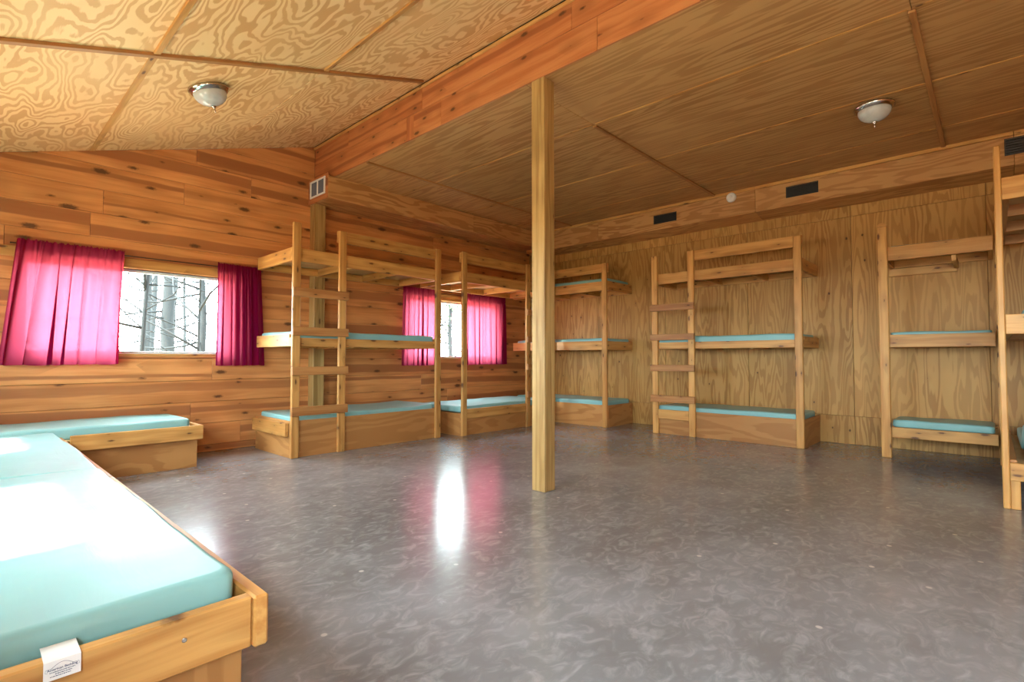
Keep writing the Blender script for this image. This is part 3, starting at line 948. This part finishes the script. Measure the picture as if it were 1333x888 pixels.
# sewn label
def label_tag():
    a = bpy.data.objects.new('label', bpy.data.meshes.new('label'))
    x0, x1 = -.031, .031
    sag = [(0.072, .0035), (0.003, .0015), (-.004, 0.0), (-.005, -.020), (-.005, -.040)]
    vs_, fs_ = [], []
    for (yy, zz) in sag:
        for d in (0, 1):
            for x in (x0, x1): vs_.append((x, yy - (.0006 if d == 0 else 0), zz))
    for j in range(len(sag) - 1):
        k = j * 4
        fs_ += [(k, k + 1, k + 5, k + 4), (k + 2, k + 6, k + 7, k + 3), (k, k + 4, k + 6, k + 2), (k + 1, k + 3, k + 7, k + 5)]
    fs_ += [(0, 2, 3, 1), (16, 17, 19, 18)]
    a.data.from_pydata(vs_, [], fs_); a.data.materials.append(M['white'])
    return a
lb = label_tag()
link(lb, m1)
m1.name = 'mattress'
bpy.context.view_layer.update()
lb.matrix_local = m1.matrix_world.inverted() @ Matrix.Translation((.172, 1.488, .402))
tag(lb, 'white sewn label with navy print')
def ink_text(body, size, x, z_, bold=False):
    cu = bpy.data.curves.new('lettering', 'FONT')
    cu.body = body; cu.size = size; cu.align_x = 'CENTER'; cu.extrude = .0001
    if bold: cu.offset = size * .012
    cu.materials.append(M['ink'])
    tmp = link(bpy.data.objects.new('lettering_curve', cu))
    bpy.context.view_layer.update()
    me = bpy.data.meshes.new_from_object(tmp.evaluated_get(bpy.context.evaluated_depsgraph_get()))
    bpy.data.objects.remove(tmp)
    o = link(bpy.data.objects.new('lettering', me), lb)
    o.matrix_local = Matrix.Translation((x, -.0062, z_)) @ Matrix.Rotation(PI / 2, 4, 'X')
    return o
ink_text('American Bedding', .0068, 0.0, -.0195, True)
# the small print is too blurred to read: rows of short ink strokes, as in the photograph
rk = random.Random(8)
for zr, xa, xb in ((-.0240, -.021, .021), (-.0284, -.012, .016), (-.0328, -.020, .014)):
    xx, bars = xa, []
    while xx < xb:
        w = rk.uniform(.0012, .0042)
        bars.append(((xx, -.0063, zr), (min(xx + w, xb), -.0060, zr + .0016))); xx += w + rk.uniform(.0005, .0010)
    tag(multi_box('small_print', lb, M['ink'], bars), kind='stuff')
arch = [(-.018 + .036 * k / 14, -.0062, -.0145 + .0090 * math.sin(PI * k / 14)) for k in range(15)]
tube('emblem', lb, M['ink'], arch, .00035, 5)
tube('emblem', lb, M['ink'], [(-.018, -.0062, -.0145), (-.0275, -.0062, -.0150), (-.0282, -.0062, -.0208), (-.024, -.0062, -.0215)], .0003, 5)
tube('emblem', lb, M['ink'], [(.018, -.0062, -.0145), (.0275, -.0062, -.0150), (.0282, -.0062, -.0208), (.024, -.0062, -.0215)], .0003, 5)

# ------------------------------------------------------------------ curtains and rods
def curtain(x0t, x1t, x0b, x1b, zt, zb, y0, folds, seed, label, amp=.024):
    r = random.Random(seed)
    nx, nz = 150, 44
    ph = [r.uniform(0, 6.28) for _ in range(8)]
    warpa = r.uniform(.3, .6)
    vs_, fs_ = [], []
    W = abs(x1t - x0t)
    for j in range(nz + 1):
        v = j / nz                       # 0 top .. 1 bottom
        for i in range(nx + 1):
            u = i / nx
            uu = u + .03 * math.sin(2 * PI * u * 1.7 + ph[0]) + .012 * v * math.sin(2 * PI * u * 3.1 + ph[6])
            xa = x0t + (x1t - x0t) * u; xb = x0b + (x1b - x0b) * u
            x = xa + (xb - xa) * v
            env = .66 + .34 * math.sin(2 * PI * u * 1.3 + ph[1])
            fold = math.sin(2 * PI * folds * uu + ph[2]) * env + .45 * math.sin(2 * PI * folds * 1.73 * uu + ph[3] + v * 1.2) * (1 - .3 * v)
            gather = math.sin(2 * PI * folds * 3.3 * u + ph[4]) * .35 + math.sin(2 * PI * folds * 5.1 * u + ph[5]) * .2
            near_top = math.exp(-v * 9)
            y_ = y0 - amp * (fold * (.35 + .65 * min(1, v * 3 + .2)) + gather * near_top * 1.2)
            x += (W / folds) * .40 * math.cos(2 * PI * folds * uu + ph[2]) * env * (.35 + .65 * v)
            z_ = zt + (zb - zt) * v
            if j <= 2: z_ += (.008 * math.sin(u * folds * 21 + ph[7]) + .006 * math.sin(u * folds * 37)) * (1 - j / 3)
            if j == nz: z_ += .006 * fold
            if j == 4: y_ += .010      # rod pocket pinch
            vs_.append((x, y_, z_))
    for j in range(nz):
        for i in range(nx):
            k = j * (nx + 1) + i
            fs_.append((k, k + 1, k + nx + 2, k + nx + 1))
    o = mesh_obj('curtain', vs_, fs_, M['curtain'], None, True)
    return tag(o, label, 'curtain', 'magenta curtains')
YC = 6.352
curtain(.34, 1.142, .235, 1.118, 2.118, .985, YC, 7, 1, 'widest magenta curtain, flaring at its outer edge on the wide window')
curtain(1.978, 2.445, 1.962, 2.505, 2.118, .962, YC, 7, 2, 'magenta curtain on the wide window beside the nearest bunk')
curtain(4.485, 5.135, 4.47, 5.125, 2.105, .935, YC, 7, 3, 'magenta curtain behind the end post of the bunk between the windows')
curtain(5.68, 6.645, 5.68, 6.665, 2.118, .936, YC, 9, 4, 'magenta curtain over the bunk without a middle tier, nearest the room corner')
def rod(x0, x1, z_, label):
    r = empty('curtain_rod', ((x0 + x1) / 2, 6.421, z_), label=label, cat='curtain rod')
    h = (x1 - x0) / 2
    tube('bar', r, M['rod'], [(-h, 0, 0), (h, 0, 0)], .005, 8)
    for s in (-1, 1):
        tube('bracket', r, M['rod'], [(s * h, 0, 0), (s * h, YW - 6.421 - .002, 0)], .006, 8)
rod(.31, 2.49, 2.085, 'thin dark rod across the wide window')
rod(4.44, 6.69, 2.075, 'thin dark rod across the narrower window behind the bunks')

# ------------------------------------------------------------------ ceiling lamps
def lamp(loc, tilt, s, label):
    r = empty('ceiling_lamp', loc, 0, label=label, cat='ceiling lamp', group='flush ceiling lamps')
    r.rotation_euler = (0, tilt, 0)
    lathe('pan', r, M['chrome'], [(.0001, 0), (.150 * s, 0), (.156 * s, -.008 * s), (.154 * s, -.022 * s), (.142 * s, -.030 * s), (.138 * s, -.040 * s), (.128 * s, -.044 * s), (.118 * s, -.040 * s)], 40)
    lathe('glass_shade', r, M['lamp_glass'], [(.124 * s, -.036 * s), (.126 * s, -.052 * s), (.121 * s, -.074 * s), (.106 * s, -.098 * s), (.082 * s, -.118 * s), (.052 * s, -.132 * s), (.024 * s, -.140 * s), (.0001, -.142 * s)], 40)
    lathe('finial', r, M['chrome'], [(.0001, -.140 * s), (.019 * s, -.141 * s), (.021 * s, -.147 * s), (.011 * s, -.154 * s), (.006 * s, -.163 * s), (.009 * s, -.171 * s), (.005 * s, -.186 * s), (.0001, -.197 * s)], 20)
lamp((1.344, 4.62, slope(1.344) - .001), -math.atan(SK), 0.98, 'flush dome lamp on the sloped ceiling over the wide window')
lamp((5.54, .728, ZC - .001), 0, 1.0, 'flush dome lamp on the flat ceiling')

# ------------------------------------------------------------------ vents and detector
v = empty('return_vent', (3.052, 6.33, 3.28), label='white framed square vent with two dark panes at the end of the boxed duct', cat='vent')
hw, hh_ = .195, .108
board('frame', v, M['white'], (-.008, -hw, hh_ - .022), (.004, hw, hh_)); board('frame', v, M['white'], (-.008, -hw, -hh_), (.004, hw, -hh_ + .022))
for s in (-hw, hw - .03): board('frame', v, M['white'], (-.008, s, -hh_ + .0225), (.004, s + .03, hh_ - .0225))
board('frame', v, M['white'], (-.008, -.013, -hh_ + .0225), (.004, .013, hh_ - .0225))
for s in (-hw + .0305, .0135): board('pane', v, M['duct_grey'], (-.001, s, -hh_ + .0225), (.004, s + hw - .044, hh_ - .0225), 0.001)
v.location = (3.053, W2Y + .245, ZC - .11)
def register(yc, zc, w, h, label):
    r = empty('air_vent', (W3X - .002, yc, zc), label=label, cat='vent', group='dark duct registers')
    for s in (-h / 2, h / 2 - .008): board('frame', r, M['duct'], (-.008, -w / 2, s), (0, w / 2, s + .008), 0.001)
    for s in (-w / 2, w / 2 - .008): board('frame', r, M['duct'], (-.008, s, -h / 2 + .0085), (0, s + .008, h / 2 - .0085), 0.001)
    n = 6
    for i in range(n):
        zz = -h / 2 + .010 + (h - .02) * (i + .5) / n
        oriented_box('slat', r, M['duct'], (-.003, 0, zz), (0, 1, 0), (.6, 0, .8), (w - .018, .016, .0012), 0)
    board('back_plate', r, M['duct'], (-.0005, -w / 2 + .009, -h / 2 + .009), (.0005, w / 2 - .009, h / 2 - .009), 0)
register(3.51, 3.115, .36, .13, 'dark duct register above the ladder of the plywood wall bunk')
register(1.69, 3.135, .36, .14, 'dark duct register above the guard rail end of the plywood wall bunk')
register(-.33, 3.150, .40, .17, 'dark duct register above the tall end-on bunk')
d = empty('smoke_detector', (W3X - .002, 2.545, 3.215), label='round white detector on the boxed duct', cat='detector')
Rm = Matrix.Rotation(-PI / 2, 4, 'Y')
lathe('housing', d, M['white'], [(.0001, .036), (.040, .036), (.058, .030), (.064, .018), (.066, 0.0)], 28, M4=Rm)
lathe('cover', d, M['white'], [(.0001, .040), (.020, .040), (.024, .0365)], 20, M4=Rm)

# ------------------------------------------------------------------ outside
gr = mesh_obj('ground', [(-60, -60, -.25), (70, -60, -.25), (70, 80, -.25), (-60, 80, -.25)], [(0, 1, 2, 3)], M['leaf_litter'])
tag(gr, 'leaf litter ground outside', kind='structure')

def tree(label, base, pts, radii, branches, leaves=0, leaf_c=None):
    r = empty('tree', base, 0, label=label, cat='tree', group='trees beyond the windows')
    tube('trunk', r, M['bark'], pts, radii, 10)
    vs_, fs_ = [], []
    for bp_, br in branches:
        tube_into(vs_, fs_, bp_, [br * (1 - .75 * k / max(1, len(bp_) - 1)) for k in range(len(bp_))], 6)
    if vs_:
        tag(mesh_obj('twigs', vs_, fs_, M['bark'], r, True), kind='stuff')
    if leaves:
        lr = random.Random(5)
        vs2, fs2 = [], []
        for _ in range(leaves):
            c = Vector((lr.gauss(0, leaf_c[1]), lr.gauss(0, leaf_c[1]), lr.gauss(0, leaf_c[2]))) + Vector(leaf_c[0])
            a = Vector((lr.uniform(-1, 1), lr.uniform(-1, 1), lr.uniform(-1, 1))).normalized() * .05
            bq = a.cross(Vector((lr.uniform(-1, 1), lr.uniform(-1, 1), lr.uniform(-1, 1)))).normalized() * .028
            k = len(vs2)
            vs2 += [c - a, c + bq, c + a, c - bq]; fs2.append((k, k + 1, k + 2, k + 3))
        tag(mesh_obj('leaves', vs2, fs2, M['leaf'], r), kind='stuff')
    return r
tr_ = random.Random(11)
def trunk_pts(h, lean, n=9, wob=.03):
    out = []
    for k in range(n):
        t = k / (n - 1)
        out.append((lean[0] * t + tr_.uniform(-wob, wob), lean[1] * t + tr_.uniform(-wob, wob), -.25 + (h + .25) * t))
    return out
def rnd_branches(pts, n, zlo, zhi, ln):
    br = []
    for _ in range(n):
        zz = tr_.uniform(zlo, zhi)
        p = min(pts, key=lambda q: abs(q[2] - zz))
        p = Vector((p[0], p[1], zz)); a = tr_.uniform(0, 6.28)
        dv = Vector((math.cos(a), .5 * math.sin(a), tr_.uniform(-.15, .7)))
        q = [p]
        for k in range(4):
            dv = (dv + Vector((tr_.uniform(-.4, .4), tr_.uniform(-.3, .3), tr_.uniform(-.3, .35)))).normalized()
            q.append(q[-1] + dv * ln * tr_.uniform(.18, .30))
        br.append((q, tr_.uniform(.010, .024)))
    return br
spec = [  # label, azimuth pixel, distance, radius, lean, branches
    ('thin leaning sapling seen at the near edge of the wide window gap', 172, 9.0, .030, (.55, 0), 5),
    ('slim pale trunk second across the wide window gap', 191, 16.0, .073, (.05, 0), 8),
    ('thickest trunk mid-gap in the wide window', 219, 12.5, .120, (.0, .1), 10),
    ('dark trunk next to the narrow curtain in the wide window', 264, 10.5, .055, (-.05, 0), 9),
    ('thin stem beside the dark trunk in the wide window', 256, 9.5, .020, (.12, 0), 4),
    ('leafy young tree in the gap of the narrower window', 586, 11.0, .060, (.05, 0), 12),
    ('slender trunk by the bunk post in the narrower window', 571, 13.0, .045, (.08, 0), 6),
]
for lab, px, Y, rad, lean, nb in spec:
    az = 0.8216 + math.atan((px - 666.5) / 672.8)
    X = Y * math.tan(az)
    pts = trunk_pts(7.5, lean)
    tree(lab, (X, Y, 0), pts, [rad * (1.12 - .5 * k / 8) for k in range(9)], rnd_branches(pts, nb * 3, .6, 4.2, 1.8),
         *( (420, ((.0, 0, 2.9), .38, .55)) if 'leafy' in lab else (0, None)))
# more forest to the sides and farther off, pale trunks all round the cabin
far = []
k = 0
while len(far) < 12 and k < 400:
    k += 1
    a, dd = tr_.uniform(.0, 1.05), tr_.uniform(20, 42)
    X, Y = dd * math.sin(a), dd * math.cos(a)
    if any((X - p) ** 2 + (Y - q) ** 2 < 25 for p, q in far): continue
    far.append((X, Y))
    pts = trunk_pts(9.0, (tr_.uniform(-.5, .5), 0))
    rad = tr_.uniform(.08, .17)
    tree('bare forest trunk farther off', (X, Y, 0), pts, [rad * (1.1 - .5 * j / 8) for j in range(9)], rnd_branches(pts, 6, 1.0, 6, 1.8))

# portals: help the renderer find the sky through the openings (they give no light of their own)
def portal(loc, rot, sx, sy):
    l = bpy.data.lights.new('portal', 'AREA'); l.shape = 'RECTANGLE'; l.size = sx; l.size_y = sy
    l.cycles.is_portal = True
    o = bpy.data.objects.new('portal', l); o.location = loc; o.rotation_euler = rot
    link(o)
for wa, wb, wc, wd in WIN: portal(((wa + wb) / 2, YW + .13, (wc + wd) / 2), (-PI / 2, 0, 0), wb - wa, wd - wc)
for a, b_, c, d in LW: portal((XL - .13, (a + b_) / 2, (c + d) / 2), (PI / 2, 0, -PI / 2), b_ - a, d - c)
for a, b_, c, d in BW: portal(((a + b_) / 2, YB - .13, (c + d) / 2), (PI / 2, 0, 0), b_ - a, d - c)
